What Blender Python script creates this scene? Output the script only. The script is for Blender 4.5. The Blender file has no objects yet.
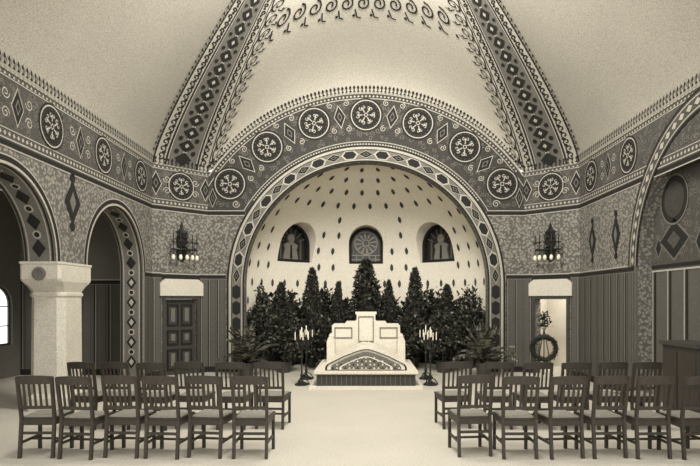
import bpy, math, random
from mathutils import Vector, Matrix
from mathutils.geometry import tessellate_polygon
random.seed(7)
sc = bpy.context.scene
sc.view_settings.view_transform = 'Standard'
pi = math.pi

# ------------------------------------------------------------------ materials
def lin(c):
    c /= 255.0
    return c/12.92 if c <= .04045 else ((c+.055)/1.055)**2.4
def rgb(v, tint=None):
    if isinstance(v, (int, float)):
        v = (v*1.0, v*.966, v*.885)
    return (lin(v[0]), lin(v[1]), lin(v[2]), 1)
def mat(name, v, var=.06, scale=3.0, rough=.85, grain=0.05, metal=0, bump=0.0):
    m = bpy.data.materials.new(name); m.use_nodes = True
    nt = m.node_tree; N = nt.nodes; L = nt.links
    b = N['Principled BSDF']; b.inputs['Roughness'].default_value = rough
    b.inputs['Metallic'].default_value = metal
    b.inputs['Specular IOR Level'].default_value = .25
    tc = N.new('ShaderNodeTexCoord')
    n1 = N.new('ShaderNodeTexNoise'); n1.inputs['Scale'].default_value = scale; n1.inputs['Detail'].default_value = 4
    n2 = N.new('ShaderNodeTexNoise'); n2.inputs['Scale'].default_value = 45; n2.inputs['Detail'].default_value = 2
    L.new(tc.outputs['Object'], n1.inputs['Vector']); L.new(tc.outputs['Object'], n2.inputs['Vector'])
    c = rgb(v)
    mx = N.new('ShaderNodeMix'); mx.data_type = 'RGBA'
    mx.inputs[6].default_value = tuple(max(0, x*(1-2*var)) for x in c[:3])+(1,)
    mx.inputs[7].default_value = tuple(min(1, x*(1+2*var)) for x in c[:3])+(1,)
    L.new(n1.outputs['Fac'], mx.inputs[0])
    mr = N.new('ShaderNodeMapRange'); mr.inputs[1].default_value = .3; mr.inputs[2].default_value = .7
    mr.inputs[3].default_value = 1-3*grain; mr.inputs[4].default_value = 1+3*grain
    L.new(n2.outputs['Fac'], mr.inputs[0])
    vm = N.new('ShaderNodeVectorMath'); vm.operation = 'SCALE'
    L.new(mx.outputs[2], vm.inputs[0]); L.new(mr.outputs[0], vm.inputs['Scale'])
    L.new(vm.outputs[0], b.inputs['Base Color'])
    if bump:
        bp = N.new('ShaderNodeBump'); bp.inputs['Strength'].default_value = bump; bp.inputs['Distance'].default_value = .02
        L.new(n2.outputs['Fac'], bp.inputs['Height']); L.new(bp.outputs[0], b.inputs['Normal'])
    return m
def mottled(name, v1, v2, scale=14):
    m = bpy.data.materials.new(name); m.use_nodes = True
    nt = m.node_tree; N = nt.nodes; L = nt.links
    b = N['Principled BSDF']; b.inputs['Roughness'].default_value = .9
    tc = N.new('ShaderNodeTexCoord')
    vo = N.new('ShaderNodeTexVoronoi'); vo.inputs['Scale'].default_value = scale
    no = N.new('ShaderNodeTexNoise'); no.inputs['Scale'].default_value = scale*1.2; no.inputs['Detail'].default_value = 5
    no.inputs['Distortion'].default_value = 1.5
    L.new(tc.outputs['Object'], vo.inputs['Vector']); L.new(tc.outputs['Object'], no.inputs['Vector'])
    ad = N.new('ShaderNodeMath'); ad.operation = 'MULTIPLY'
    L.new(vo.outputs['Distance'], ad.inputs[0]); L.new(no.outputs['Fac'], ad.inputs[1])
    cr = N.new('ShaderNodeValToRGB')
    cr.color_ramp.elements[0].position = .14; cr.color_ramp.elements[0].color = rgb(v2)
    cr.color_ramp.elements[1].position = .30; cr.color_ramp.elements[1].color = rgb(v1)
    L.new(ad.outputs[0], cr.inputs[0]); L.new(cr.outputs[0], b.inputs['Base Color'])
    return m

M_floor = mat('floor_stone', 182, .05, 1.2, .7)
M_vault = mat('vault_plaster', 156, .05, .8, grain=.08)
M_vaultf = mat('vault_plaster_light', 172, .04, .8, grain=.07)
M_rib = mat('rib_paint', 98, .08, 3)
M_apse = mat('apse_plaster', 238, .03, 1)
M_wall = mottled('stencilled_wall', 84, 134, 17)
M_dado = mat('dado_paint', 84, .05, 2)
M_aisle = mat('aisle_plaster', 104, .05, 1)
M_fr = mat('frieze_ground', 72, .15, 12, grain=.12)
M_ring = mat('arch_ring_ground', 58, .18, 12, grain=.12)
M_dark = mat('ornament_dark', 34, .1)
M_mid = mat('ornament_mid', 102, .08)
M_light = mat('ornament_light', 160, .06)
M_stone = mat('column_stone', 186, .05, 6, bump=.3)
M_white = mat('altar_stone', 206, .05, 4)
M_wood = mat('chair_wood', (56, 51, 44), .15, 8, .45)
M_seat = mat('chair_seat_cane', 134, .1, 20)
M_metal = mat('wrought_iron', 46, .1, 8, .4, metal=.4)
M_cand = mat('candle_wax', 225, .02)
M_leafd = mat('foliage_dark', (36, 36, 31), .3, 5, .6)
M_leafm = mat('foliage_mid', (62, 61, 51), .3, 5, .6)
M_leafl = mat('foliage_light', (108, 106, 90), .3, 5, .6)
M_glass = mat('window_glass_dark', 52, .2, 6, .25)
M_pale = mat('pale_panel', 190, .04)
M_door = mat('door_wood', 62, .1, 4, .5)
M_step = mat('catafalque_base', 60, .15, 12)
M_figure = mat('stained_panel', 128, .15, 9)

# ------------------------------------------------------------------ builder
class MB:
    def __init__(s): s.v = []; s.f = []; s.m = []
    def add(s, vs, fs, mi=0):
        o = len(s.v); s.v += [tuple(x) for x in vs]
        for f in fs: s.f.append([i+o for i in f]); s.m.append(mi)
    def box(s, c, d, mi=0, rz=0):
        x, y, z = d[0]/2, d[1]/2, d[2]/2
        R = Matrix.Rotation(rz, 3, 'Z'); c = Vector(c)
        vs = [R@Vector(p)+c for p in [(-x,-y,-z),(x,-y,-z),(x,y,-z),(-x,y,-z),(-x,-y,z),(x,-y,z),(x,y,z),(-x,y,z)]]
        s.add(vs, [(0,3,2,1),(4,5,6,7),(0,1,5,4),(1,2,6,5),(2,3,7,6),(3,0,4,7)], mi)
    def beam(s, p0, p1, w, d, mi=0, side=(1,0,0)):
        p0, p1 = Vector(p0), Vector(p1); t = (p1-p0).normalized()
        u = Vector(side); u = (u-t*u.dot(t)).normalized(); n = t.cross(u)
        vs = []
        for p in (p0, p1):
            for a, b in ((-1,-1),(1,-1),(1,1),(-1,1)): vs.append(p+u*a*w/2+n*b*d/2)
        s.add(vs, [(0,1,2,3),(7,6,5,4),(0,4,5,1),(1,5,6,2),(2,6,7,3),(3,7,4,0)], mi)
    def tube(s, pts, r, n=8, mi=0):
        pts = [Vector(p) for p in pts]; rs = r if isinstance(r, (list, tuple)) else [r]*len(pts)
        vs = []; u = None
        for i, p in enumerate(pts):
            t = (pts[min(i+1, len(pts)-1)]-pts[max(i-1, 0)]).normalized()
            if u is None: u = t.orthogonal().normalized()
            u = (u-t*u.dot(t)); u = u.normalized() if u.length > 1e-6 else t.orthogonal().normalized()
            w = t.cross(u)
            for k in range(n):
                a = 2*pi*k/n; vs.append(p+(u*math.cos(a)+w*math.sin(a))*rs[i])
        fs = []
        for i in range(len(pts)-1):
            for k in range(n): fs.append((i*n+k, i*n+(k+1)%n, (i+1)*n+(k+1)%n, (i+1)*n+k))
        fs.append(tuple(range(n))[::-1]); fs.append(tuple((len(pts)-1)*n+k for k in range(n)))
        s.add(vs, fs, mi)
    def lathe(s, prof, c=(0,0,0), n=16, mi=0, rot=0):
        c = Vector(c); vs = []
        for r, z in prof:
            for k in range(n):
                a = 2*pi*k/n+rot; vs.append(c+Vector((r*math.cos(a), r*math.sin(a), z)))
        fs = []
        for i in range(len(prof)-1):
            for k in range(n): fs.append((i*n+k, i*n+(k+1)%n, (i+1)*n+(k+1)%n, (i+1)*n+k))
        fs.append(tuple(range(n))[::-1]); fs.append(tuple((len(prof)-1)*n+k for k in range(n)))
        s.add(vs, fs, mi)
    def prism(s, loops, M, t0, t1, mi=0):
        """closed extruded polygon(s) in 2D mapped by M(a,b,off)."""
        flat = [p for l in loops for p in l]
        tris = tessellate_polygon([[Vector((p[0], p[1], 0)) for p in l] for l in loops])
        n = len(flat)
        vs = [M(p[0], p[1], t0) for p in flat]+[M(p[0], p[1], t1) for p in flat]
        fs = [tuple(t) for t in tris]+[tuple(i+n for i in reversed(t)) for t in tris]
        o = 0
        for l in loops:
            k = len(l)
            for i in range(k):
                j = (i+1) % k; fs.append((o+i, o+j, n+o+j, n+o+i))
            o += k
        s.add(vs, fs, mi)
    def grid(s, fn, nu, nv, mfun=None):
        vs = [fn(i/nu, j/nv) for i in range(nu+1) for j in range(nv+1)]
        o = len(s.v); s.v += [tuple(x) for x in vs]
        for i in range(nu):
            for j in range(nv):
                s.f.append([o+i*(nv+1)+j, o+(i+1)*(nv+1)+j, o+(i+1)*(nv+1)+j+1, o+i*(nv+1)+j+1])
                s.m.append(mfun((i+.5)/nu, (j+.5)/nv) if mfun else 0)
    def obj(s, name, mats, parent=None, smooth=False, loc=None, rz=0, fixn=False):
        me = bpy.data.meshes.new(name); me.from_pydata(s.v, [], s.f)
        for m in mats: me.materials.append(m)
        for p, mi in zip(me.polygons, s.m): p.material_index = mi; p.use_smooth = smooth
        me.update()
        if fixn:
            import bmesh
            bm = bmesh.new(); bm.from_mesh(me); bmesh.ops.remove_doubles(bm, verts=bm.verts, dist=1e-5)
            bmesh.ops.recalc_face_normals(bm, faces=bm.faces); bm.to_mesh(me); bm.free()
        o = bpy.data.objects.new(name, me); sc.collection.objects.link(o)
        if loc: o.location = loc
        o.rotation_euler[2] = rz
        if parent: o.parent = parent
        return o

DM = [M_dark, M_light, M_mid, M_fr, M_ring, M_dado, M_wall, M_pale, M_rib, M_vault]
DARK, LIGHT, MID, FR, RING, DADO, WALL, PALE, RIB, VAULT = range(10)
class Deco(MB):
    """thin painted/stencilled relief laid on a surface through map M(a,b,off)"""
    def __init__(s, M): super().__init__(); s.M = M
    def poly(s, pts, mi, off=.012):
        s.add([s.M(a, b, off) for a, b in pts], [tuple(range(len(pts)))], mi)
    def tpoly(s, loops, mi, off=.008):
        flat = [p for l in loops for p in l]
        tris = tessellate_polygon([[Vector((p[0], p[1], 0)) for p in l] for l in loops])
        s.add([s.M(a, b, off) for a, b in flat], [tuple(t) for t in tris], mi)
    def rect(s, a0, a1, b0, b1, mi, off=.008): s.poly([(a0,b0),(a1,b0),(a1,b1),(a0,b1)], mi, off)
    def disk(s, a, b, r, mi, off=.012, n=28): s.poly([(a+r*math.cos(2*pi*k/n), b+r*math.sin(2*pi*k/n)) for k in range(n)], mi, off)
    def arc(s, a, b, r0, r1, t0, t1, mi, off=.014, n=40):
        vs = []
        for k in range(n+1):
            t = t0+(t1-t0)*k/n
            for r in (r0, r1): vs.append(s.M(a+r*math.cos(t), b+r*math.sin(t), off))
        s.add(vs, [(2*k, 2*k+1, 2*k+3, 2*k+2) for k in range(n)], mi)
    def ann(s, a, b, r0, r1, mi, off=.014, n=32): s.arc(a, b, r0, r1, 0, 2*pi, mi, off, n)
    def line(s, pts, w, mi, off=.016):
        vs = []
        for i, p in enumerate(pts):
            q0 = pts[max(i-1, 0)]; q1 = pts[min(i+1, len(pts)-1)]
            dx, dy = q1[0]-q0[0], q1[1]-q0[1]; l = math.hypot(dx, dy) or 1
            nx, ny = -dy/l*w/2, dx/l*w/2
            vs.append(s.M(p[0]+nx, p[1]+ny, off)); vs.append(s.M(p[0]-nx, p[1]-ny, off))
        s.add(vs, [(2*k, 2*k+1, 2*k+3, 2*k+2) for k in range(len(pts)-1)], mi)
    def dia(s, a, b, w, h, mi, off=.014, rot=0):
        c, q = math.cos(rot), math.sin(rot)
        s.poly([(a+x*c-y*q, b+x*q+y*c) for x, y in ((w/2,0),(0,h/2),(-w/2,0),(0,-h/2))], mi, off)
    def medallion(s, a, b, r, off=.014, rot=0):
        s.disk(a, b, r*1.1, DARK, off); s.ann(a, b, r*.92, r*.99, LIGHT, off+.004)
        for k in range(20):
            t = rot+2*pi*k/20; s.disk(a+r*.82*math.cos(t), b+r*.82*math.sin(t), r*.025, MID, off+.004, 6)
        for k in range(3):
            t = rot+pi/2+(k-1)*pi/3
            c, q = math.cos(t), math.sin(t)
            s.line([(a-c*r*.58, b-q*r*.58), (a, b), (a+c*r*.58, b+q*r*.58)], r*.07, LIGHT, off+.005)
            for e in (-1, 1):
                s.curl(a+e*c*r*.5-q*r*.1, b+e*q*r*.5+c*r*.1, r*.12, LIGHT, t, e, r*.05, off+.006, .9)
                s.curl(a+e*c*r*.5+q*r*.12, b+e*q*r*.5-c*r*.12, r*.1, LIGHT, t, -e, r*.045, off+.006, .9)
        s.dia(a, b, r*.5, r*.5, DARK, off+.007, rot); s.dia(a, b, r*.34, r*.34, LIGHT, off+.008, rot); s.dia(a, b, r*.2, r*.2, DARK, off+.009, rot)
    def lozenge(s, a, b, w, h, off=.014, rot=0):
        s.dia(a, b, w, h, LIGHT, off, rot); s.dia(a, b, w*.86, h*.88, DARK, off+.003, rot)
        s.dia(a, b, w*.42, h*.42, MID, off+.006, rot); s.dia(a, b, w*.26, h*.28, DARK, off+.009, rot)
    def curl(s, a, b, r, mi, rot=0, sgn=1, w=.025, off=.016, turns=1.4):
        pts = []
        for k in range(15):
            t = k/14; ang = rot+sgn*t*turns*2*pi; rr = r*(1-.8*t)
            pts.append((a+rr*math.cos(ang), b+rr*math.sin(ang)))
        s.line(pts, w, mi, off)
    def finial(s, a, b, h, w, mi, off, rot=0):
        c, q = math.cos(rot), math.sin(rot)
        for P in ([(-w*.07,0),(w*.07,0),(w*.07,h*.5),(-w*.07,h*.5)], [(0,h*.4),(w*.3,h*.62),(0,h),(-w*.3,h*.62)], [(-w*.36,0),(w*.36,0),(w*.12,h*.2),(-w*.12,h*.2)]):
            s.poly([(a+x*c-y*q, b+x*q+y*c) for x, y in P], mi, off)
def scatter_curls(D, a0, a1, b0, b1, n, mi, keep=lambda a, b: True):
    for _ in range(n):
        a = random.uniform(a0, a1); b = random.uniform(b0, b1)
        if keep(a, b): D.curl(a, b, random.uniform(.04, .075), mi, random.random()*6.28, random.choice((-1, 1)), .014, .0105, 1.1)

ZF0, ZF1 = 4.0, 5.0
def frieze(D, a0, a1, meds, lozs, crest=True, skip=None):
    D.rect(a0, a1, ZF0, ZF1, FR, .008)
    for b0, b1 in ((4.02,4.04),(4.16,4.175),(4.875,4.89),(4.97,4.995)): D.rect(a0, a1, b0, b1, LIGHT, .012)
    D.rect(a0, a1, 3.93, 4.0, DARK, .01); D.rect(a0, a1, 3.9, 3.92, LIGHT, .012)
    n = int((a1-a0)/.1)
    for k in range(n):
        a = a0+(k+.5)*(a1-a0)/n
        D.dia(a, 4.1, .065, .07, LIGHT, .012)
        D.poly([(a-.03,4.905),(a+.03,4.905),(a,4.95)], LIGHT, .012)
        D.finial(a, 5.0, .16, .1, DARK, .075)
    scatter_curls(D, a0+.05, a1-.05, 4.22, 4.84, int((a1-a0)*45), MID)
    for m in meds:
        D.medallion(m, 4.53, .33)
    for l in lozs:
        D.lozenge(l, 4.53, .3, .58)
        for q in (-1, 1):
            D.curl(l+q*.27, 4.66, .09, LIGHT, pi if q > 0 else 0, q, .018); D.curl(l+q*.27, 4.38, .09, LIGHT, pi if q > 0 else 0, -q, .018)
def dado(D, a0, a1, ztop=2.45, nst=None):
    D.rect(a0, a1, 0, ztop, DADO, .006)
    D.rect(a0, a1, ztop-.025, ztop, LIGHT, .012); D.rect(a0, a1, ztop-.14, ztop-.125, MID, .012)
    D.rect(a0, a1, ztop-.11, ztop-.04, DARK, .01)
    D.rect(a0, a1, 0, .14, DARK, .012)
    n = nst or max(2, int((a1-a0)/.3))
    for k in range(n):
        w = (a1-a0)/n; a = a0+k*w
        D.rect(a+w*.04, a+w*.13, .14, ztop-.14, DARK, .010)
        D.rect(a+w*.16, a+w*.19, .14, ztop-.14, LIGHT, .011)
        D.rect(a+w*.30, a+w*.33, .14, ztop-.14, RING, .011)
        D.rect(a+w*.84, a+w*.87, .14, ztop-.14, RING, .011)

# ------------------------------------------------------------------ plan
W, C, YC, YF = 4.96, 3.95, 9.04, 14.0
def wallmap(p, q):
    """a along p->q starting 0, b height, off toward room centre"""
    p, q = Vector((p[0], p[1], 0)), Vector((q[0], q[1], 0)); t = (q-p).normalized()
    n = Vector((-t.y, t.x, 0))
    if n.dot(Vector((0, YC, 0))-p) < 0: n = -n
    def M(a, b, off=0): return p+t*a+n*off+Vector((0, 0, b))
    return M
# floor
mb = MB(); mb.box((0, 7.5, -.1), (18, 24, .2)); mb.obj('floor', [M_floor])

# --- front wall
R0, R1, RM, R2, ZC = 3.05, 3.43, 4.22, 4.78, 2.2
MF = lambda a, b, off=0: Vector((a, YF-off, b))
ang5 = math.asin((5-ZC)/R2)
out = [(-C, 0), (-C, 5)]
n = 48
out += [(R2*math.cos(t), ZC+R2*math.sin(t)) for t in [pi-ang5-(pi-2*ang5)*k/n for k in range(n+1)]]
out += [(C, 5), (C, 0), (R0, 0)]
out += [(R0*math.cos(pi*k/n), ZC+R0*math.sin(pi*k/n)) for k in range(n+1)]
out += [(-R0, 0)]
mb = MB(); mb.prism([out], MF, 0, -.3)
wf = mb.obj('wall_front', [M_wall], fixn=True)
D = Deco(MF)
# ring ground
a4 = math.asin((4.0-ZC)/R1)
xr = math.sqrt(R1**2-1.8**2)
g = [(-C, 4.0), (-C, 5)]+[(R2*math.cos(t), ZC+R2*math.sin(t)) for t in [pi-ang5-(pi-2*ang5)*k/n for k in range(n+1)]]+[(C, 5), (C, 4.0)]
g += [(R1*math.cos(t), ZC+R1*math.sin(t)) for t in [a4+(pi-2*a4)*k/n for k in range(n+1)]]
D.tpoly([g], RING, .008)
for r0, r1 in ((R2-.03, R2), (R2-.16, R2-.14), (R1+.12, R1+.14)):
    e = math.asin(min(1, (4.05-ZC)/r1)); e = max(e, math.acos(min(1, (C-.01)/r1)))
    D.arc(0, ZC, r0, r1, e, pi-e, LIGHT, .013, 64)
for q in (-1, 1):
    x0, x1 = sorted((q*3.02, q*C)); D.rect(x0, x1, 3.93, 4.0, DARK, .01); D.rect(x0, x1, 3.9, 3.92, LIGHT, .012); D.rect(x0, x1, 4.02, 4.04, LIGHT, .012)
nn = 92
for k in range(nn+1):
    t = ang5+.02+(pi-2*ang5-.04)*k/nn
    D.finial(R2*math.cos(t), ZC+R2*math.sin(t), .17, .12, DARK, .085, t-pi/2)
    r = R2-.09; D.dia(r*math.cos(t), ZC+r*math.sin(t), .06, .06, LIGHT, .013, t)
    r = R1+.06; D.dia(r*math.cos(t), ZC+r*math.sin(t), .06, .06, LIGHT, .013, t)
scatter_curls(D, -3.9, 3.9, 4.1, 6.9, 900, MID, lambda a, b: R1+.2 < math.hypot(a, b-ZC) < R2-.2)
for k in range(-3, 4):
    t = pi/2+k*math.radians(17.9)
    D.medallion(RM*math.cos(t), ZC+RM*math.sin(t), .385, rot=t)
for k in range(-3, 3):
    t = pi/2+(k+.5)*math.radians(17.9)
    D.lozenge(RM*math.cos(t), ZC+RM*math.sin(t), .6, .3, rot=t)
    for dr in (-.32, .32):
        for dt in (-.045, .045):
            r = RM+dr
            D.curl(r*math.cos(t+dt), ZC+r*math.sin(t+dt), .08, LIGHT, t, 1 if dt > 0 else -1, .018)
for q in (-1, 1):
    D.lozenge(q*3.83, 4.35, .2, .5); D.curl(q*3.25, 4.2, .1, LIGHT, 0, q, .02)
# arch band
D.arc(0, ZC, R0, R1, 0, pi, MID, .010, 64)
for q in (-1, 1): D.rect(min(q*R0, q*R1), max(q*R0, q*R1), 0, ZC, MID, .010)
for r0, r1, m in ((R0, R0+.04, DARK), (R0+.04, R0+.065, LIGHT), (R1-.06, R1, LIGHT), (R1, R1+.05, DARK), (R1-.08,R1-.06, DARK)):
    D.arc(0, ZC, r0, r1, 0, pi, m, .014, 64)
    for q in (-1, 1): D.rect(min(q*r0, q*r1), max(q*r0, q*r1), 0, ZC, m, .014)
rm = (R0+R1)/2
for k in range(25):
    t = pi*(k+.5)/25
    H = lambda s_: [(rm*math.cos(t)+x*math.cos(t)-y*math.sin(t), ZC+rm*math.sin(t)+x*math.sin(t)+y*math.cos(t)) for x, y in ((.1*s_,-.1*s_),(.1*s_,.1*s_),(0,.19*s_),(-.1*s_,.1*s_),(-.1*s_,-.1*s_),(0,-.19*s_))]
    if k % 2: D.poly(H(1.15), LIGHT, .014); D.poly(H(.9), DARK, .017)
    else: D.lozenge(rm*math.cos(t), ZC+rm*math.sin(t), .2, .4, .014, t)
for k in range(6):
    for q in (-1, 1):
        D.poly([(q*rm+x, 2.0-k*.4+y) for x, y in ((.1,-.12),(.1,.12),(0,.18),(-.1,.12),(-.1,-.12),(0,-.18))], DARK, .014)
for q in (-1, 1): dado(D, min(q*3.5, q*C), max(q*3.5, q*C), 2.45, 2)
D.obj('arch_ornament', DM, wf)
# --- chamfer walls
def chamfer(side):
    M = wallmap((side*W, YF-(W-C)), (side*C, YF)); Lc = (W-C)*math.sqrt(2)
    mid = Lc/2; dw = .40; dh = 1.82
    o = [(0,0),(0,5.0),(Lc,5.0),(Lc,0),(mid+dw,0),(mid+dw,dh),(mid-dw,dh),(mid-dw,0)]
    mb = MB(); mb.prism([o], M, 0, -.25)
    nm = 'wall_front_left' if side < 0 else 'wall_front_right'
    w = mb.obj(nm, [M_wall], fixn=True)
    D = Deco(M)
    frieze(D, 0, Lc, [mid], [.08, Lc-.08])
    dado(D, 0, mid-dw-.09, 2.45, 1); dado(D, mid+dw+.09, Lc, 2.45, 1)
    D.rect(mid-dw-.09, mid+dw+.09, 2.28, 2.45, DARK, .008); D.rect(mid-dw-.09, mid+dw+.09, 2.41, 2.44, LIGHT, .012)
    D.obj('stencil_ornament', DM, w)
    t = MB()
    t.prism([[(mid-.55,1.9),(mid+.55,1.9),(mid+.55,2.2),(mid+.42,2.3),(mid-.42,2.3),(mid-.55,2.2)]], M, .07, .0)
    for q in (-1, 1): t.prism([[(mid+q*dw, 0), (mid+q*(dw+.07), 0), (mid+q*(dw+.07), 1.9), (mid+q*dw, 1.9)]], M, .04, 0, 1)
    t.prism([[(mid-dw,1.82),(mid+dw,1.82),(mid+dw,1.9),(mid-dw,1.9)]], M, .04, 0, 1)
    t.obj('door_lintel', [M_pale, M_door], w, fixn=True)
    return M, mid, dw, dh
ML, mid, dw, dh = chamfer(-1)
MR, *_ = chamfer(1)
# left door leaf
d = MB()
d.prism([[(mid-dw+.002,.002),(mid+dw-.002,.002),(mid+dw-.002,dh-.002),(mid-dw+.002,dh-.002)]], ML, -.08, -.14)
for b0, b1 in ((.12,.62),(.72,1.08),(1.18,1.7)):
    for a0, a1 in ((mid-.32, mid-.03),(mid+.03, mid+.32)):
        d.prism([[(a0,b0),(a1,b0),(a1,b1),(a0,b1)],[(a0+.04,b0+.04),(a1-.04,b0+.04),(a1-.04,b1-.04),(a0+.04,b1-.04)]], ML, -.05, -.08, 1)
        d.prism([[((a0+a1)/2-.05,b0+.1),((a0+a1)/2+.05,b0+.1),((a0+a1)/2+.05,b1-.1),((a0+a1)/2-.05,b1-.1)]], ML, -.06, -.08, 2)
d.obj('door_1', [M_door, M_dark, M_mid], fixn=True)
# right doorway: pale side room beyond
mb = MB()
for (a0, a1, o0, o1, b0, b1) in ((-.3, 1.7, -1.75, -1.85, 0, 2.6), (-.4, -.3, -.3, -1.85, 0, 2.6), (1.7, 1.8, -.3, -1.85, 0, 2.6), (-.4, 1.8, -.3, -1.85, 2.6, 2.7)):
    mb.prism([[(a0,b0),(a1,b0),(a1,b1),(a0,b1)]], MR, o0, o1)
mb.obj('wall_side_room', [M_pale], fixn=True)

# --- side walls
def archpts(ya, yb, zs, n=24):
    r = (yb-ya)/2; c = (ya+yb)/2
    return [(c-r*math.cos(pi*k/n), zs+r*math.sin(pi*k/n)) for k in range(n+1)]
ZS = 2.42; YB = YC-C; YE = YC+C
MLW = lambda a, b, off=0: Vector((-W+off, a, b))
MRW = lambda a, b, off=0: Vector((W-off, a, b))
A1 = (6.45, 8.95); A2 = (9.95, 12.45)
o = [(YB,0),(A1[0],0)]+archpts(*A1, ZS)+archpts(*A2, ZS)+[(A2[1],0),(YE,0),(YE,5),(YB,5)]
mb = MB(); mb.prism([o], MLW, 0, -.5); wl = mb.obj('wall_left', [M_wall], fixn=True)
D = Deco(MLW)
frieze(D, YB, YE, [7.08, 8.82, 10.57, 12.33], [7.95, 9.7, 11.45, 6.2])
for y0, y1 in (A1, A2):
    c = (y0+y1)/2; r = (y1-y0)/2
    for r0, r1, m in ((r, r+.04, LIGHT), (r+.04, r+.12, DARK), (r+.12, r+.14, LIGHT)): D.arc(c, ZS, r0, r1, 0, pi, m, .012)
D.rect(A2[1], A2[1]+.05, 0, ZS, LIGHT, .012)
dado(D, A2[1]+.08, YE, 2.45, 2)
D.dia(9.45, 3.45, .5, .75, DARK); D.dia(9.45, 3.45, .2, .36, MID, .018); D.disk(9.45, 3.86, .08, DARK); D.disk(9.45, 3.04, .08, DARK)
D.obj('stencil_ornament', DM, wl)
# soffit ornament of the two arches (curved map)
def soffit(y0, y1, wallx, sgn, parent, t=.5, zs=ZS, jamb=(False, True)):
    c = (y0+y1)/2; r = (y1-y0)/2
    Lh = pi*r
    def M(a, b, off=0):   # a: 0..Lh along arch from near springing, b: 0..t into the wall
        rr = r-off
        if a > Lh: return Vector((wallx+sgn*b, c+rr, zs-(a-Lh)))
        th = a/r
        return Vector((wallx+sgn*b, c-rr*math.cos(th), zs+rr*math.sin(th)))
    D = Deco(M); end = Lh+(zs-.02 if jamb[1] else 0)
    N = 60
    def strip(b0, b1, m, off):
        for k in range(N):
            D.poly([(Lh*k/N,b0),(Lh*(k+1)/N,b0),(Lh*(k+1)/N,b1),(Lh*k/N,b1)], m, off)
        if jamb[1]: D.rect(Lh+.0001, end, b0, b1, m, off)
    strip(0, t, MID, .006); strip(.02, .05, DARK, .01); strip(.07, .09, LIGHT, .01)
    strip(t-.05, t-.02, DARK, .01); strip(t-.09, t-.07, LIGHT, .01)
    k = 0; a = .2
    while a < end-.2:
        if k % 2 == 0: D.dia(a, t/2, .3, .22, DARK, .014); D.dia(a, t/2, .16, .11, LIGHT, .018)
        else: D.disk(a, t/2, .07, LIGHT, .014, 12); D.disk(a, t/2, .045, DARK, .018, 12)
        a += .22; k += 1
    D.obj('soffit_ornament', DM, parent)
soffit(*A2, -W, -1, wl); soffit(*A1, -W, -1, wl, jamb=(False, False))
# column with flared capital
col = MB(); cx, cy = -W-.25, 9.45
def oct_(hx, hy, ch): return [(-hx,-hy+ch),(-hx+ch,-hy),(hx-ch,-hy),(hx,-hy+ch),(hx,hy-ch),(hx-ch,hy),(-hx+ch,hy),(-hx,hy-ch)]
def stack(mb, cx, cy, secs, mi=0):
    vs = []; fs = []
    for hx, hy, ch, z in secs: vs += [(cx+x, cy+y, z) for x, y in oct_(hx, hy, ch)]
    for i in range(len(secs)-1):
        for k in range(8): fs.append((i*8+k, i*8+(k+1)%8, (i+1)*8+(k+1)%8, (i+1)*8+k))
    fs.append(tuple(range(8))[::-1]); fs.append(tuple((len(secs)-1)*8+k for k in range(8)))
    mb.add(vs, fs, mi)
stack(col, cx, cy, [(.34,.42,.1,0),(.34,.42,.1,.2),(.29,.36,.1,.28),(.28,.35,.1,1.84),(.30,.37,.1,1.87),(.30,.37,.1,1.91),(.27,.36,.09,1.93),
                    (.3,.44,.1,2.02),(.33,.5,.05,2.1),(.33,.52,.04,2.14),(.33,.52,.04,2.37),(.34,.53,.03,2.38),(.34,.53,.03,2.415)])
column = col.obj('column', [M_stone])
cd = MB(); cd.lathe([(.0,0),(.11,0),(.11,.015),(.07,.02),(.07,.005),(0,.005)], (0,0,0), 20)
e = cd.obj('capital_boss', [M_mid], column); e.location = (cx, cy-.525, 2.22); e.rotation_euler = (pi/2, 0, 0)

# aisle behind arcade
mb = MB()
wx = -8.3
MA = lambda a, b, off=0: Vector((wx+off, a, b))
wc = 12.6
win = [(wc-.55,.75),(wc+.55,.75)]+[(wc+.55*math.cos(pi*k/12), 1.7+.45*math.sin(pi*k/12)) for k in range(13)]
mb.prism([[(3.5,0),(13.6,0),(13.6,4.3),(3.5,4.3)], win], MA, 0, -.12)
mb.obj('wall_aisle_left', [M_aisle], fixn=True)
mb = MB(); mb.box((-6.9, 13.55, 2.15), (2.8, .2, 4.3)); we = mb.obj('wall_aisle_end', [M_aisle])
D = Deco(lambda a, b, off=0: Vector((a, 13.45-off, b))); dado(D, -8.3, -5.5, 2.3, 8); D.obj('dado_stripes', DM, we)
mb = MB(); mb.box((-6.88, 8.5, 4.38), (2.84, 10, .15)); mb.obj('ceiling_aisle', [M_aisle])
ifr = [(wc+(a-wc)*.9, 1.4+(b-1.4)*.93) for a, b in win]
mb = MB(); mb.prism([win, ifr], MA, -.05, -.09, 0)
mb.box((wx-.07, wc, 1.42), (.025, .03, 1.35)); mb.box((wx-.07, wc, 1.2), (.025, 1.05, .025)); mb.box((wx-.07, wc, 1.65), (.025, 1.05, .025))
mb.obj('window_4', [M_door], fixn=True)

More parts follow.
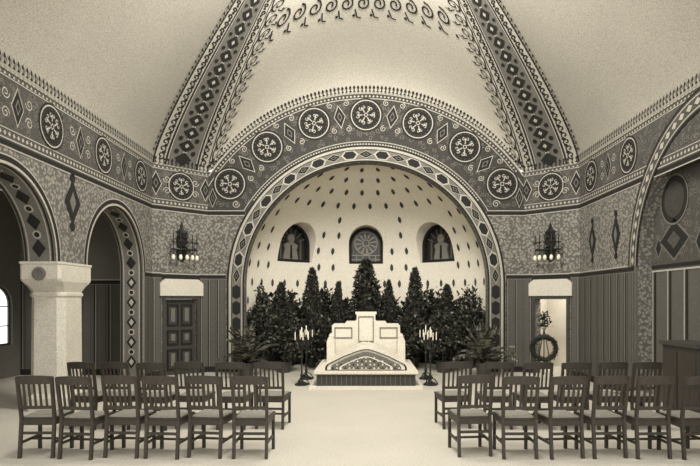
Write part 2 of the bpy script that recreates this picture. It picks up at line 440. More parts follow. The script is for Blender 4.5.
# right wall with blind arch recess
B0, B1 = 5.8, 10.2
o = [(YB,0),(B0,0)]+archpts(B0, B1, ZS, 40)+[(B1,0),(YE,0),(YE,5),(YB,5)]
mb = MB(); mb.prism([o], MRW, 0, -.25)
mb.prism([[(YB,0),(YE,0),(YE,5),(YB,5)]], MRW, -.25, -.35, 1); wr = mb.obj('wall_right', [M_wall, M_dado], fixn=True)
D = Deco(MRW)
frieze(D, YB, YE, [10.57, 12.33], [11.45])
dado(D, B1+.12, YE, 2.45)
r = (B1-B0)/2; c = (B0+B1)/2
for r0, r1, m in ((r, r+.04, DARK), (r+.04, r+.3, FR), (r+.3, r+.34, DARK), (r+.06, r+.08, LIGHT), (r+.25, r+.27, LIGHT)):
    D.arc(c, ZS, r0, r1, 0, pi, m, .024+.002*(m != FR), 60)
for k in range(34):
    t = pi*(k+.5)/34; q = r+.165; D.dia(c+q*math.cos(t), ZS+q*math.sin(t), .11, .17, LIGHT, .03, t)
D.rect(B1, B1+.12, 0, ZS, MID, .014); D.rect(B1+.04, B1+.06, 0, ZS, DARK, .018)
for y, z in ((11.1, 3.1), (12.25, 3.1)):
    D.dia(y, z, .38, .8, DARK, .014); D.dia(y, z, .14, .36, MID, .018); D.disk(y, z+.42, .07, DARK); D.disk(y, z-.42, .07, DARK)
D.obj('stencil_ornament', DM, wr)
D = Deco(lambda a, b, off=0: Vector((W+.25-off, a, b)))
D.tpoly([[(B0-.05,2.3),(B1+.05,2.3)]+[(c+2.25*math.cos(pi*k/30), ZS+2.25*math.sin(pi*k/30)) for k in range(31)]], FR, .006)
D.rect(B0, B1, 2.3, 2.33, LIGHT, .012); D.rect(B0, B1, 2.36, 2.42, DARK, .012)
for y in (6.45, 8.0, 9.45):
    D.disk(y, 3.5, .44, DARK, .012); D.ann(y, 3.5, .40, .43, MID, .016); D.disk(y, 3.5, .3, RING, .016)
    D.dia(y, 2.82, .95, .72, MID, .012); D.dia(y, 2.82, .86, .64, DARK, .015); D.dia(y, 2.82, .4, .3, FR, .018)
for y in (7.2, 8.72, 9.95):
    D.dia(y, 2.72, .26, .4, MID, .012); D.dia(y, 2.72, .18, .3, DARK, .015)
scatter_curls(D, B0+.1, B1-.1, 2.5, 4.5, 420, MID, lambda a, b: math.hypot(a-c, b-ZS) < 2.1 and b > 2.5)
for k in range(9):
    a = B0+.25+k*.5; D.rect(a, a+.05, .1, 2.3, DARK, .012); D.rect(a+.08, a+.11, .1, 2.3, LIGHT, .012)
D.obj('recess_ornament', DM, wr)

# ------------------------------------------------------------------ vault
def hk(k): return 4.8*max(0, 1-k)**.75
def zb(x):
    x = abs(x); return max(5.0, ZC+math.sqrt(max(0, R2*R2-x*x)))
def kk(t): return 1-(t**1.6)      # finer near wall
def front_pt(X0, k, off=0):
    w = max(0, (k-.2)/.8)
    w = w*w*(1.7-.7*w)
    p = Vector((X0*k, YC+W*k, 5+hk(k)+(zb(X0)-5)*w))
    if off:
        inn = Vector((0, YC, 3.5))-p; p = p+inn.normalized()*off
    return p
v = MB()
v.grid(lambda i, j: front_pt(-C+2*C*i, kk(j)), 60, 50)
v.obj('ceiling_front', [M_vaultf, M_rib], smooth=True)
def panel(P, Q, k, s, off=0):
    x = (P[0]+(Q[0]-P[0])*s)*k; y = YC+(P[1]+(Q[1]-P[1])*s)*k
    p = Vector((x, y, 5+hk(k)))
    if off: p = p+(Vector((0, YC, 3.5))-p).normalized()*off
    return p
corners = [(-C,W),(-W,C),(-W,-C),(-C,-W),(C,-W),(W,-C),(W,C)]
corners.append((C, W))
names = ['ceiling_rib_left', 'ceiling_left', 'ceiling_rib_back_left', 'ceiling_back', 'ceiling_rib_back_right', 'ceiling_right', 'ceiling_rib_right']
vobj = {}
for i, nm in enumerate(names):
    P, Q = corners[i], corners[i+1]
    v = MB(); v.grid(lambda a, b: panel(P, Q, kk(b), a), 16, 50)
    vobj[nm] = v.obj(nm, [M_rib if 'rib' in nm else M_vault], smooth=True)
# arc-length table along k
ks = [1-(i/400)**1.6*.75 for i in range(401)]
def table(fn):
    S = [0]; pts = [fn(k) for k in ks]
    for i in range(1, 401): S.append(S[-1]+(pts[i]-pts[i-1]).length)
    def inv(a):
        a = max(0, min(S[-1], a))
        lo, hi = 0, 400
        while hi-lo > 1:
            m = (lo+hi)//2
            if S[m] <= a: lo = m
            else: hi = m
        t = (a-S[lo])/max(1e-9, S[hi]-S[lo]); return ks[lo]+(ks[hi]-ks[lo])*t
    return inv, S[-1]
for side in (-1, 1):
    par = vobj['ceiling_rib_left' if side < 0 else 'ceiling_rib_right']
    P, Q = (side*C, W), (side*W, C)
    inv, LT = table(lambda k: panel(P, Q, k, .5))
    def Mrib(a, b, off=0):  # b in metres from rib axis, + toward front panel
        k = inv(a); half = (W-C)*math.sqrt(2)/2*k
        return panel(P, Q, k, .5-b/(2*half), off)
    D = Deco(Mrib); N = 60
    def half(a): return (W-C)*math.sqrt(2)/2*inv(a)
    def rstrip(f0, f1, m, off):
        for i in range(N):
            a0, a1 = LT*i/N, LT*(i+1)/N
            D.poly([(a0, f0*half(a0)), (a1, f0*half(a1)), (a1, f1*half(a1)), (a0, f1*half(a0))], m, off)
    for q in (-1, 1):
        rstrip(q*.96, q*1.0, DARK, .02); rstrip(q*.50, q*.53, LIGHT, .02); rstrip(q*.53, q*.60, DARK, .02)
        rstrip(q*.60, q*.96, VAULT, .016)
    a = .2; i = 0
    while a < LT-.2:
        h = half(a)
        D.dia(a, 0, .34, h*.6, DARK, .022); D.dia(a, 0, .12, h*.16, LIGHT, .026)
        D.disk(a+.17, h*.3, .05*h/.6, DARK, .022, 10); D.disk(a+.17, -h*.3, .05*h/.6, DARK, .022, 10)
        D.disk(a+.17, 0, .04*h/.6, LIGHT, .022, 10)
        for q in (-1, 1):
            for da in (0, .17):
                D.curl(a+da, q*h*.78, h*.13, DARK, pi, q, .032, .024, 1.1)
            for da in (.085, .255):
                D.disk(a+da, q*h*.70, .03*h/.6+.008, DARK, .024, 8)
        a += .34
    D.obj('rib_ornament', DM, par)
    # scroll borders on the cells beside the rib
    for which in (0, 1):
        if which == 0:
            inv2, L2 = table(lambda k: front_pt(side*C, k))
            def Msc(a, b, off=0):
                k = inv2(a); return front_pt(side*(C-b/max(.2, k)), k, off)
        else:
            P2, Q2 = (side*W, C), (side*W, -C)
            inv2, L2 = table(lambda k: panel(P2, Q2, k, 0))
            def Msc(a, b, off=0):
                k = inv2(a); return panel(P2, Q2, k, b/(2*C*k), off)
        D = Deco(Msc); a = .3; s = 1
        while a < L2-.3:
            if which == 0:
                D.curl(a, .2, .15, DARK, pi, s, .032, .03, 1.4)
                D.line([(a-.18, .02), (a, .05), (a+.18, .02)], .03, DARK, .03)
                D.line([(a-.15, .24), (a-.24, .36), (a-.19, .44)], .026, DARK, .03)
                D.disk(a+.18, .36, .03, DARK, .03, 8)
                a += .36
            else:
                D.line([(a, 0), (a-.01, .1)], .02, DARK, .03); D.disk(a, .13, .035, DARK, .03, 8); D.disk(a+.07, .03, .03, DARK, .03, 8)
                a += .15
        D.obj('scroll_border', DM, par)
# scroll border crossing the crown of the front cell
KT = .575
sc0 = bpy.data.objects['ceiling_front']
def Mx(a, b, off=0): return front_pt(a/KT, KT+b/4.0, off)
D = Deco(Mx); x = -C*KT+.5
while x < C*KT-.35:
    D.curl(x, 0, .15, DARK, -pi/2, 1, .034, .03, 1.4); D.disk(x+.17, .25, .03, DARK, .03, 8)
    D.line([(x-.15, .12), (x-.11, .28), (x-.03, .31)], .028, DARK, .03)
    x += .34
D.obj('scroll_border', DM, sc0)

# ------------------------------------------------------------------ apse
RA, RO, YA = 3.3, 4.3, YF+.3
prof = [(RA, 0), (RA, 1.1)]+[(RA*math.cos(pi/2*k/24), ZC+RA*math.sin(pi/2*k/24)) for k in range(24)]+[(.01, ZC+RA)]
prof += [(.01, ZC+RO)]+[(RO*math.sin(pi/2*k/12), ZC+RO*math.cos(pi/2*k/12)) for k in range(1, 13)]+[(RO, 0)]
NA = 48; ap = MB(); vs = []
for i in range(NA+1):
    f = -pi/2+pi*i/NA
    for r, z in prof: vs.append((r*math.sin(f), YA+r*math.cos(f), z))
m_ = len(prof); fs = []
for i in range(NA):
    for k in range(m_): fs.append((i*m_+k, i*m_+(k+1)%m_, (i+1)*m_+(k+1)%m_, (i+1)*m_+k))
tr = tessellate_polygon([[Vector((r, z, 0)) for r, z in prof]])
fs += [tuple(t) for t in tr]+[tuple(NA*m_+i for i in reversed(t)) for t in tr]
ap.add(vs, fs, 0)
apse = ap.obj('wall_apse', [M_apse], fixn=True)
wins = [(-42, 2.93, .62, .52), (0, 2.93, .53, .62), (42, 2.93, .62, .52)]
def radmap(fdeg):
    f = math.radians(fdeg); rd = Vector((math.sin(f), math.cos(f), 0)); tg = Vector((math.cos(f), -math.sin(f), 0))
    return lambda a, b, r: Vector((0, YA, 0))+rd*r+tg*a+Vector((0, 0, b))
def winloop(z0, hw, hs, s=1.0, n=16):
    hw2 = hw*s
    return [(-hw2, z0+(1-s)*hw), (hw2, z0+(1-s)*hw)]+[(hw2*math.cos(pi*k/n), z0+hs+hw2*math.sin(pi*k/n)) for k in range(n+1)]
dg_objs = []
for fd, z0, hw, hs in wins:
    c_ = MB(); M = radmap(fd); c_.prism([winloop(z0, hw, hs)], M, 1.6, 3.45)
    co = c_.obj('cut', [M_apse], fixn=True)
    md = apse.modifiers.new('b', 'BOOLEAN'); md.object = co; md.operation = 'DIFFERENCE'; md.solver = 'EXACT'
    dg_objs.append(co)
bpy.context.view_layer.update()
dg = bpy.context.evaluated_depsgraph_get()
me = bpy.data.meshes.new_from_object(apse.evaluated_get(dg))
apse.modifiers.clear(); apse.data = me
for o_ in dg_objs: bpy.data.objects.remove(o_)
for i, (fd, z0, hw, hs) in enumerate(wins):
    M = radmap(fd); w = MB()
    w.prism([winloop(z0, hw, hs, .99)], M, 3.42, 3.44, 0)
    w.prism([winloop(z0, hw, hs, .985), winloop(z0, hw, hs, .86)], M, 3.25, 3.42, 1)
    lm = 3 if fd == 0 else 2
    zc = z0+hs
    if fd == 0:
        # leaded rosette in the head, lozenge lattice below
        for k in range(12):
            t = pi*k/6+.13; c0, s0 = math.cos(t), math.sin(t)
            w.prism([[(.13*c0-.012*s0, zc+.04+.13*s0+.012*c0), (.13*c0+.012*s0, zc+.04+.13*s0-.012*c0), (.32*c0+.03*s0, zc+.04+.32*s0-.03*c0), (.32*c0-.03*s0, zc+.04+.32*s0+.03*c0)]], M, 3.36, 3.42, lm)
        for rr in (.12, .37):
            w.prism([[(rr*math.cos(pi*k/12), zc+.04+rr*math.sin(pi*k/12)) for k in range(24)], [((rr-.035)*math.cos(pi*k/12), zc+.04+(rr-.035)*math.sin(pi*k/12)) for k in range(24)]], M, 3.36, 3.42, lm)
        for b in (.12, .26): w.prism([[(-.45, z0+b), (.45, z0+b), (.45, z0+b+.025), (-.45, z0+b+.025)]], M, 3.36, 3.42, lm)
        for a in (-.3, -.1, .1, .3): w.prism([[(a-.012, z0+.08), (a+.012, z0+.08), (a+.012, z0+.27), (a-.012, z0+.27)]], M, 3.36, 3.42, lm)
        for q in (-1, 1): w.prism([[(q*.4-.02, z0+.28), (q*.4+.02, z0+.28), (q*.4+.02, zc+.1), (q*.4-.02, zc+.1)]], M, 3.36, 3.42, 2)
    else:
        for a in (-.36, .36): w.prism([[(a-.015, z0+.08), (a+.015, z0+.08), (a+.015, zc+.2), (a-.015, zc+.2)]], M, 3.36, 3.42, lm)
        w.prism([[(.12*math.cos(2*pi*k/14), zc+.2+.14*math.sin(2*pi*k/14)) for k in range(14)]], M, 3.34, 3.42, 4)
        w.prism([[(-.26,z0+.1),(.26,z0+.1),(.2,z0+.4),(.25,zc),(.1,zc+.08),(-.1,zc+.08),(-.25,zc),(-.2,z0+.4)]], M, 3.36, 3.42, 4)
        w.prism([[(-.04,z0+.12),(.04,z0+.12),(.02,zc),(-.02,zc)]], M, 3.34, 3.42, 1)
        for k in range(1, 8):
            t = pi*k/8; c0, s0 = math.cos(t), math.sin(t)
            w.prism([[(.3*c0-.012*s0, zc+.3*s0+.012*c0), (.3*c0+.012*s0, zc+.3*s0-.012*c0), (.53*c0+.012*s0, zc+.53*s0-.012*c0), (.53*c0-.012*s0, zc+.53*s0+.012*c0)]], M, 3.36, 3.42, lm)
    w.obj('window_%d' % (i+1), [M_glass, M_dark, M_mid, M_light, M_figure], fixn=True)
# painted flecks on the half dome
def Mdome(a, b, off=0):
    r = RA-off
    if b >= 0: return Vector((r*math.cos(b)*math.sin(a), YA+r*math.cos(b)*math.cos(a), ZC+r*math.sin(b)))
    return Vector((r*math.sin(a), YA+r*math.cos(a), ZC+r*b))
D = Deco(Mdome); row = 0; b = -.28
while b < 1.45:
    cb = math.cos(max(0, b)); nrow = max(4, int(round(22*cb)))
    for i in range(nrow):
        a = -pi/2+pi*(i+.5+(.25 if row % 2 else -.25))/nrow
        ok = True
        for fd, z0, hw, hs in wins:
            p = Mdome(a, b); f = math.radians(fd)
            lat = p.x*math.cos(f)-(p.y-YA)*math.sin(f)
            if abs(lat) < hw+.12 and z0-.15 < p.z < z0+hs+hw+.2 and abs(a-f) < .6: ok = False
        if ok:
            wd = .03/max(.15, cb); hh = .048
            D.poly([(a-wd*.5, b-hh*.3), (a, b-hh*.8), (a+wd*.5, b-hh*.3), (a+wd*.5, b+hh*.3), (a, b+hh*.8), (a-wd*.5, b+hh*.3)], FR, .012)
    row += 1; b += .155
for i in range(48):
    a0 = -pi/2+pi*i/48; a1 = a0+pi/48
    D.poly([(a0, -ZC/RA+.001), (a1, -ZC/RA+.001), (a1, -.22), (a0, -.22)], DARK if i % 4 else RING, .01)
D.obj('dome_flecks', DM, apse)

# ------------------------------------------------------------------ catafalque / altar
cat = bpy.data.objects.new('catafalque', None); sc.collection.objects.link(cat)
b = MB()
b.box((0, 12.5, .025), (2.3, 2.5, .05), 1)
b.box((0, 12.5, .17), (2.02, 2.2, .26), 0)
b.box((0, 12.5, .325), (2.12, 2.28, .05), 1)
for k in range(21):
    x = -1.0+k*.1; b.box((x, 11.395, .18), (.01, .02, .24), 2)
b.box((0, 11.395, .29), (2.02, .02, .015), 1)
b.obj('stepped_base', [M_step, M_white, M_mid], cat)
b = MB(); MC = lambda a, z, off=0: Vector((a, off, z))
g = [(-.88,.35),(.88,.35),(.88,.42),(.84,.48),(.5,.66),(.2,.78),(.06,.82),(-.06,.82),(-.2,.78),(-.5,.66),(-.84,.48),(-.88,.42)]
sc_ = lambda s, dz=0: [(x*s, .35+(z-.35)*(s-.04)+dz) for x, z in g]
b.prism([g], MC, 11.5, 13.1, 0)
b.prism([sc_(.95, .01), sc_(.91, .015)], MC, 11.48, 11.51, 1)
b.prism([sc_(.82, .02)], MC, 11.485, 11.51, 2)
b.prism([sc_(.62, .02), sc_(.57, .025)], MC, 11.47, 11.5, 0)
for k in range(17):
    x = -.68+k*.085
    zt = .38+.35*(1-abs(x)/.8)*.8
    for j in range(int((zt-.38)/.07)+1): b.prism([[(x-.022, .39+j*.07), (x+.022, .39+j*.07), (x, .43+j*.07)]], MC, 11.475, 11.5, 1 if (k+j) % 3 == 0 else 0)
for y in (11.55, 12.0, 12.5, 12.95):
    for q in (-1, 1): b.beam((q*.84, y, .49), (q*.05, y, .83), .03, .06, 0, side=(0,0,1))
b.obj('sarcophagus', [M_white, M_dark, M_mid], cat, fixn=True)
b = MB()
rr = [(-.88,.35),(.88,.35),(.88,.9),(.86,1.0),(.8,1.02),(.8,1.2),(.76,1.24),(.5,1.24),(.46,1.3),(.26,1.3),(.22,1.34),(.22,1.46),(.25,1.47),(.25,1.52),
      (-.25,1.52),(-.25,1.47),(-.22,1.46),(-.22,1.34),(-.26,1.3),(-.46,1.3),(-.5,1.24),(-.76,1.24),(-.8,1.2),(-.8,1.02),(-.86,1.0),(-.88,.9)]
b.prism([rr], MC, 13.15, 13.55, 0)
for q in (-1, 1):
    b.prism([[(q*.74,.9),(q*.32,.9),(q*.32,1.16),(q*.74,1.16)],[(q*.715,.925),(q*.345,.925),(q*.345,1.135),(q*.715,1.135)]], MC, 13.135, 13.16, 1)
    b.prism([[(q*.9,.35),(q*.72,.35),(q*.72,.85),(q*.76,.95),(q*.86,.95),(q*.9,.85)]], MC, 12.85, 13.15, 0)
b.prism([[(-.18,.82),(.18,.82),(.18,1.42),(-.18,1.42)],[(-.16,.84),(.16,.84),(.16,1.40),(-.16,1.40)]], MC, 13.13, 13.16, 1)
b.obj('reredos', [M_white, M_mid], cat, fixn=True)

# ------------------------------------------------------------------ candelabra
def candelabrum_mesh():
    b = MB()
    b.lathe([(.0,0),(.15,0),(.15,.03),(.06,.07),(.03,.1),(.02,.14),(.035,.2),(.018,.26),(.016,.55),(.035,.6),(.016,.65),(.014,.98),(.03,1.0),(.0,1.02)], n=12, mi=0)
    for k in range(3):
        a = 2*pi*k/3; b.tube([(.02*math.cos(a), .02*math.sin(a), .16), (.1*math.cos(a), .1*math.sin(a), .12), (.17*math.cos(a), .17*math.sin(a), .012)], .012, 6)
    for k in range(4):
        a = 2*pi*k/4+.3; c, s = math.cos(a), math.sin(a)
        b.tube([(0,0,.8),(.05*c,.05*s,.76),(.11*c,.11*s,.78),(.14*c,.14*s,.86),(.14*c,.14*s,.93)], .009, 6)
        b.lathe([(.0,0),(.015,0),(.035,.02),(.03,.03),(0,.03)], (.14*c,.14*s,.93), 8)
        b.lathe([(.0,0),(.011,0),(.010,.15),(.004,.16),(0,.18)], (.14*c,.14*s,.955), 8, 1)
    b.lathe([(.0,0),(.013,0),(.012,.2),(.004,.21),(0,.23)], (0,0,1.01), 8, 1)
    return b
cm = candelabrum_mesh().obj('candelabrum', [M_metal, M_cand], smooth=False)
cl = [(-1.36, 11.85), (-1.36, 12.75), (1.36, 12.75), (1.36, 11.85)]
cm.location = (cl[0][0], cl[0][1], 0)
for x, y in cl[1:]:
    o = bpy.data.objects.new('candelabrum', cm.data); o.location = (x, y, 0); sc.collection.objects.link(o)

# ------------------------------------------------------------------ foliage
def leaf(mb, p, l, w, mi):
    d = Vector((random.gauss(0,1), random.gauss(0,1), random.gauss(.4,.8))).normalized(); u = d.orthogonal().normalized()
    u.rotate(Matrix.Rotation(random.random()*6.28, 3, d))
    p = Vector(p); mb.add([p, p+d*l*.5+u*w/2, p+d*l, p+d*l*.5-u*w/2], [(0,1,2,3)], mi)
def pick(l=.0):
    r = random.random(); return 3 if r < l else (0 if r < .65 else 1)
def cypress(h, r, n, base=.28):
    b = MB(); b.lathe([(.0,0),(.14,0),(.18,.24),(.19,.27),(.16,.27),(.0,.25)], n=14, mi=2)
    b.tube([(0,0,.2),(0,0,h*.8)], [.03,.008], 6, 2)
    b.lathe([(0,base),(r*.6,base+.1),(r*.75,h*.35),(r*.5,h*.7),(.01,h*.94)], n=12, mi=0)
    for i in range(n):
        t = random.random()**.8; z = base+(h-base)*t
        a = random.random()*2*pi
        rad = r*(min(1, t*6+.4))*(1-t**2.8)**.8*(.7+.35*random.random()+.14*math.sin(a*3+z*7))+.02
        leaf(b, (rad*math.cos(a), rad*math.sin(a), z), .13, .055, pick(.02))
    return b
def bush(h, r, n, ls=.14, lt=.12):
    b = MB(); b.lathe([(.0,0),(.16,0),(.21,.27),(.22,.3),(.19,.3),(.0,.28)], n=14, mi=2)
    b.tube([(0,0,.25),(0.03,0,h*.45),(0,0,h*.8)], [.04,.03,.01], 6, 2)
    for k in range(7):
        a = k*.9; b.tube([(0,0,h*.3), (r*.4*math.cos(a), r*.4*math.sin(a), h*.5), (r*.75*math.cos(a), r*.75*math.sin(a), h*.75)], [.02,.012,.005], 5, 2)
    for i in range(n):
        d = Vector((random.gauss(0,1), random.gauss(0,1), random.gauss(0,1))).normalized()*random.random()**.4
        d *= .85+.25*math.sin(5*d.x+3*d.z)
        leaf(b, (d.x*r, d.y*r, .3+(h-.3)*(.5+.5*d.z)), ls, ls*.5, pick(lt))
    return b
def palm(h, r, nf=26):
    b = MB(); b.lathe([(.0,0),(.15,0),(.2,.3),(.21,.34),(.18,.34),(0,.3)], n=14, mi=2)
    for k in range(nf):
        a = 2*pi*k/nf+random.random()*.3; el = random.uniform(.4, 1.45); L_ = r*random.uniform(.8, 1.15)
        pts = []
        for i in range(9):
            t = i/8; hor = L_*t*math.cos(el)*1.1+L_*.1*t; z = .34+(h-.34)*1.1*math.sin(el)*t-(.55*t*t)*(h-.34)*(1.3-el*.6)
            pts.append(Vector((hor*math.cos(a), hor*math.sin(a), max(.05, z))))
        b.tube(pts, [.01]*8+[.003], 4, 1)
        sd = Vector((-math.sin(a), math.cos(a), 0))
        for i in range(1, 9):
            for q in (-1, 1):
                for f in (0, .5):
                    p = pts[i-1].lerp(pts[i], f); tt = (pts[i]-pts[i-1]).normalized()
                    l = .2*(1.1-i/9); e = p+(sd*q+tt*.7)*l+Vector((0,0,-.05)); u = tt*.02
                    b.add([p-u, p+(e-p)*.5-u, e, p+(e-p)*.5+u, p+u], [(0,1,2,3,4)], random.choice((0, 1, 3)))
    return b
LM = [M_leafd, M_leafm, M_door, M_leafl]
def place(mesh_mb, name, locs):
    o = mesh_mb.obj(name, LM)
    for i, (x, y, s) in enumerate(locs):
        if i: o2 = bpy.data.objects.new(name, o.data); sc.collection.objects.link(o2)
        else: o2 = o
        sx = s if not isinstance(s, tuple) else s[0]; sz = s if not isinstance(s, tuple) else s[1]
        o2.location = (x, y, 0); o2.scale = (sx, sx, sz); o2.rotation_euler[2] = i*1.3
def X(px, y): return (px-366)/560*y
place(cypress(2.75, .42, 2600), 'potted_cypress', [(0, 14.9, (1.0, 1.03)), (X(312,15.0), 15.0, (.62, .95)), (X(415,15.0), 15.0, (.62, .95)), (X(281,14.9), 14.9, (.6, .81)), (X(447,14.9), 14.9, (.6, .79)), (X(389,15.4), 15.4, (.45, .84)), (X(338,15.4), 15.4, (.45, .82))])
place(bush(2.15, .52, 2600), 'potted_laurel', [(-2.72, 14.85, (.8, 1.0)), (2.72, 14.85, (.8, .98))])
place(bush(1.75, .55, 2000, .12), 'potted_shrub', [(X(325,14.3), 14.3, .85), (X(408,14.3), 14.3, .86), (X(285,14.0), 13.95, .9), (X(443,14.0), 13.95, .92)])
place(palm(1.5, .85), 'potted_palm', [(X(246,13.1), 13.1, 1), (X(484,13.1), 13.1, 1)])
# continuous hedge following the apse wall
b = MB()
NH = 40
def hedge_pt(t, r): return (r*math.sin(t), YA+r*math.cos(t))
for i in range(15000):
    t = random.uniform(-1.35, 1.35); top = 1.78+.2*math.sin(t*9)+.16*math.sin(t*23+1)
    z = random.uniform(.05, top); r = random.choice((random.uniform(2.25, 2.4), random.uniform(2.25, 3.0)))
    x, y = hedge_pt(t, r); leaf(b, (x, y, z), .16, .075, pick(.03))
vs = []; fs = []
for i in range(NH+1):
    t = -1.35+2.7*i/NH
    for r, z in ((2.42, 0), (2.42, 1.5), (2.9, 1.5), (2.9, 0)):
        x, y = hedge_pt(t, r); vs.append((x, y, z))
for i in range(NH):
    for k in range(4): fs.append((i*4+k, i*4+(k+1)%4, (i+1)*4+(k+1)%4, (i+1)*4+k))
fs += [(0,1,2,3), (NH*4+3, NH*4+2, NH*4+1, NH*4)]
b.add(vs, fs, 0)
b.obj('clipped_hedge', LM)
# wreath on stand in right doorway
b = MB()
b.tube([(.27*math.cos(2*pi*k/24), 0, .66+.27*math.sin(2*pi*k/24)) for k in range(25)], .05, 8, 0)
for i in range(1300):
    t = random.random()*2*pi; f = random.random()*2*pi; q = .06*random.random()**.5
    p = Vector(((.27+q*math.cos(f))*math.cos(t), q*math.sin(f), .66+(.27+q*math.cos(f))*math.sin(t)))
    leaf(b, p-Vector((0,0,.01)), .05, .03, 0 if random.random() < .5 else 1)
for i in range(130):
    leaf(b, (random.gauss(0,.06), random.gauss(0,.03), random.uniform(1.12,1.5)), .09, .04, 0)
b.tube([(0,.08,.9),(0,.05,1.45)], .012, 6, 2)
for q in (-1, 1): b.tube([(q*.2,-.02,0),(0,.08,1.1)], .012, 6, 2)
b.tube([(0,.3,0),(0,.08,1.1)], .012, 6, 2)
o = b.obj('wreath_on_stand', LM); p = MR(mid, 0, .34); o.location = p; o.rotation_euler[2] = -.3

# ------------------------------------------------------------------ wall sconces
def sconce(M, mid):
    b = MB()
    pl = [(0,2.72),(.1,2.8),(.13,2.95),(.08,3.05),(.14,3.2),(.1,3.35),(.13,3.45),(.05,3.5),(0,3.68),(-.05,3.5),(-.13,3.45),(-.1,3.35),(-.14,3.2),(-.08,3.05),(-.13,2.95),(-.1,2.8)]
    b.prism([[(mid+x, z) for x, z in pl]], M, .04, .0, 0)
    for k, dx in enumerate((-.3, -.15, 0, .15, .3)):
        o_ = .16+.14*math.cos(dx*4)
        P = [M(mid, 3.15, .05), M(mid+dx*.5, 3.0, o_*.6), M(mid+dx, 3.02, o_), M(mid+dx, 3.15, o_)]
        b.tube(P, .012, 6, 0)
        c = M(mid+dx, 3.15, o_)
        b.lathe([(0,0),(.045,.01),(.05,.03),(0,.03)], c, 10, 0); b.lathe([(0,0),(.016,0),(.015,.18),(0,.19)], c+Vector((0,0,.03)), 8, 0)
        b.tube([M(mid+dx, 3.02, o_), M(mid+dx, 2.86, o_)], .009, 6, 0)
        b.lathe([(0,0),(.03,.02),(.045,.06),(.03,.12),(0,.14)], M(mid+dx, 2.74, o_), 10, 1)
    for t in range(9):
        a = pi*t/8; b.tube([M(mid, 3.3, .05), M(mid+.12*math.cos(a), 3.3+.12*math.sin(a), .1), M(mid+.2*math.cos(a), 3.34+.22*math.sin(a), .08)], [.014,.01,.004], 5, 0)
    b.tube([M(mid+.33*math.cos(2*pi*k/16), 3.0, .16+.12*math.sin(2*pi*k/16)) for k in range(17)], .014, 6, 0)
    return b.obj('wall_sconce', [M_metal, M_cand], fixn=True)
sconce(ML, mid); sconce(MR, mid)

# ------------------------------------------------------------------ cabinet
b = MB()
b.box((0,0,.6), (.42,.9,1.1)); b.box((0,0,1.17), (.5,.98,.05)); b.box((0,0,.05), (.48,.96,.1))
for y in (-.23, .23): b.box((-.215, y, .62), (.02,.36,.9), 1)
b.box((0,-.455,.62), (.32,.02,.9), 1)
b.obj('cabinet', [M_door, M_wood], loc=(4.66, 7.95, 0))

# ------------------------------------------------------------------ chairs
c = MB()
for q in (-1, 1):
    c.beam((q*.185, -.23, 0), (q*.185, -.19, .45), .034, .036); c.beam((q*.185, -.19, .44), (q*.192, -.27, .93), .034, .032)
    c.beam((q*.19, .2, 0), (q*.19, .2, .44), .034, .034)
    c.beam((q*.185, -.2, .4), (q*.19, .2, .4), .022, .06, side=(1,0,0)); c.beam((q*.185, -.215, .17), (q*.19, .2, .17), .02, .028)
c.beam((-.19,.2,.4), (.19,.2,.4), .02, .06, side=(0,1,0)); c.beam((-.19,-.195,.4), (.19,-.195,.4), .02, .06, side=(0,1,0))
c.beam((-.19,0,.17), (.19,0,.17), .02, .024, side=(0,1,0)); c.beam((-.19,-.2,.28), (.19,-.2,.28), .02, .03, side=(0,1,0))
N = 8
for z0, z1, y in ((.85,.935,-.262), (.56,.595,-.213)):
    vs = []
    for i in range(N+1):
        x = -.2+.4*i/N; bow = -.02*(1-(x/.2)**2); up = .012*(1-(x/.2)**2) if z1 > .9 else 0
        vs += [(x,y+bow-.012,z0),(x,y+bow+.012,z0),(x,y+bow+.012,z1+up),(x,y+bow-.012,z1+up)]
    fs = []
    for i in range(N):
        for k in range(4): fs.append((i*4+k, i*4+(k+1)%4, (i+1)*4+(k+1)%4, (i+1)*4+k))
    fs += [(3,2,1,0), (N*4,N*4+1,N*4+2,N*4+3)]; c.add(vs, fs, 0)
for i in range(5):
    x = -.12+.06*i; bow = -.02*(1-(x/.2)**2); c.beam((x,-.213+bow,.59), (x,-.26+bow,.86), .024, .012)
sv = [(-.2,-.19),(.2,-.19),(.215,.215),(-.215,.215)]
c.add([(x,y,.43) for x, y in sv]+[(x,y,.455) for x, y in sv], [(3,2,1,0),(4,5,6,7),(0,1,5,4),(1,2,6,5),(2,3,7,6),(3,0,4,7)], 0)
c.add([(x*.88,y*.88,.455) for x, y in sv]+[(x*.84,y*.84,.472) for x, y in sv], [(4,5,6,7),(0,1,5,4),(1,2,6,5),(2,3,7,6),(3,0,4,7)], 1)
ch = c.obj('slat_back_chair', [M_wood, M_seat])
pos = []
for px in (42, 85, 127, 168, 210, 253): pos.append((X(px, 6.5), 6.6, -.06))
for px in (90, 122, 158, 193, 234, 272): pos.append((X(px, 7.9), 8.0, -.12))
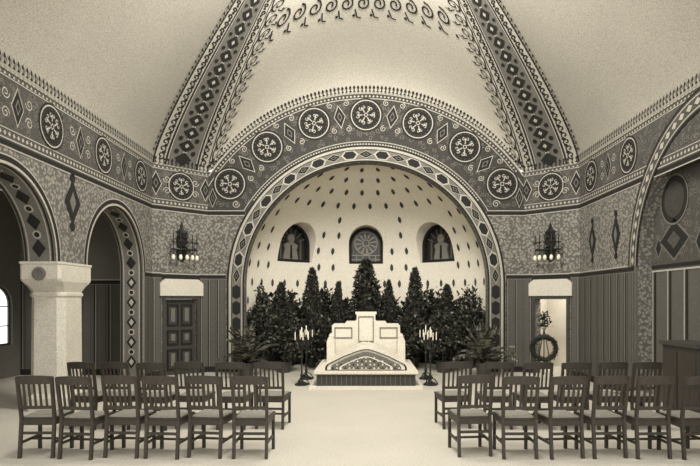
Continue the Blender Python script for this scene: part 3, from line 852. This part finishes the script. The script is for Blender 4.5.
for px in (472, 516, 560, 603, 646, 688): pos.append((X(px, 6.5), 6.6, .08))
for px in (454, 495, 533, 570, 607, 640): pos.append((X(px, 7.9), 8.0, .12))
for i, (x, y, rz) in enumerate(pos):
    o = ch if i == 0 else bpy.data.objects.new('slat_back_chair', ch.data)
    if i: sc.collection.objects.link(o)
    o.location = (x, y+random.uniform(-.06,.06), 0); o.rotation_euler[2] = rz+random.uniform(-.09,.09)

# ------------------------------------------------------------------ lights / world / camera
LC = (1, .98, .945)
wd = bpy.data.worlds.new('world'); sc.world = wd; wd.use_nodes = True
wd.node_tree.nodes['Background'].inputs[0].default_value = (1, .98, .945, 1)
wd.node_tree.nodes['Background'].inputs[1].default_value = 1.75
def area(name, loc, tgt, size, e, sy=None):
    l = bpy.data.lights.new(name, 'AREA'); l.size = size; l.energy = e; l.color = LC
    if sy: l.shape = 'RECTANGLE'; l.size_y = sy
    o = bpy.data.objects.new(name, l); sc.collection.objects.link(o); o.location = loc
    o.rotation_euler = (Vector(tgt)-Vector(loc)).to_track_quat('-Z', 'Y').to_euler()
area('apse_fill', (0, 7.5, 8.0), (0, 15.2, 3.2), 2.2, 980)  # added lamp, unseen above the frame, brightens the half dome
area('side_room_light', MR(mid, 2.5, -1.0), MR(mid, 0, -1.0), .8, 45)
def point(loc, e):  # added fill lamps out of view, lifting the upper vault
    pl = bpy.data.lights.new('vault_fill', 'POINT'); pl.energy = e; pl.shadow_soft_size = .8; pl.color = LC
    o = bpy.data.objects.new('vault_fill', pl); o.location = loc; sc.collection.objects.link(o)
point((0, 4.6, 4.3), 300); point((-2.6, 3.0, 3.9), 130); point((2.6, 3.0, 3.9), 130)

cd = bpy.data.cameras.new('camera'); cam = bpy.data.objects.new('camera', cd); sc.collection.objects.link(cam)
cam.location = (0, 0, 1.8); cam.rotation_euler = (pi/2, 0, 0)
cd.sensor_width = 36; cd.lens = 560/700*36; cd.shift_x = -16/700; cd.shift_y = 67/700; cd.clip_end = 200
sc.camera = cam
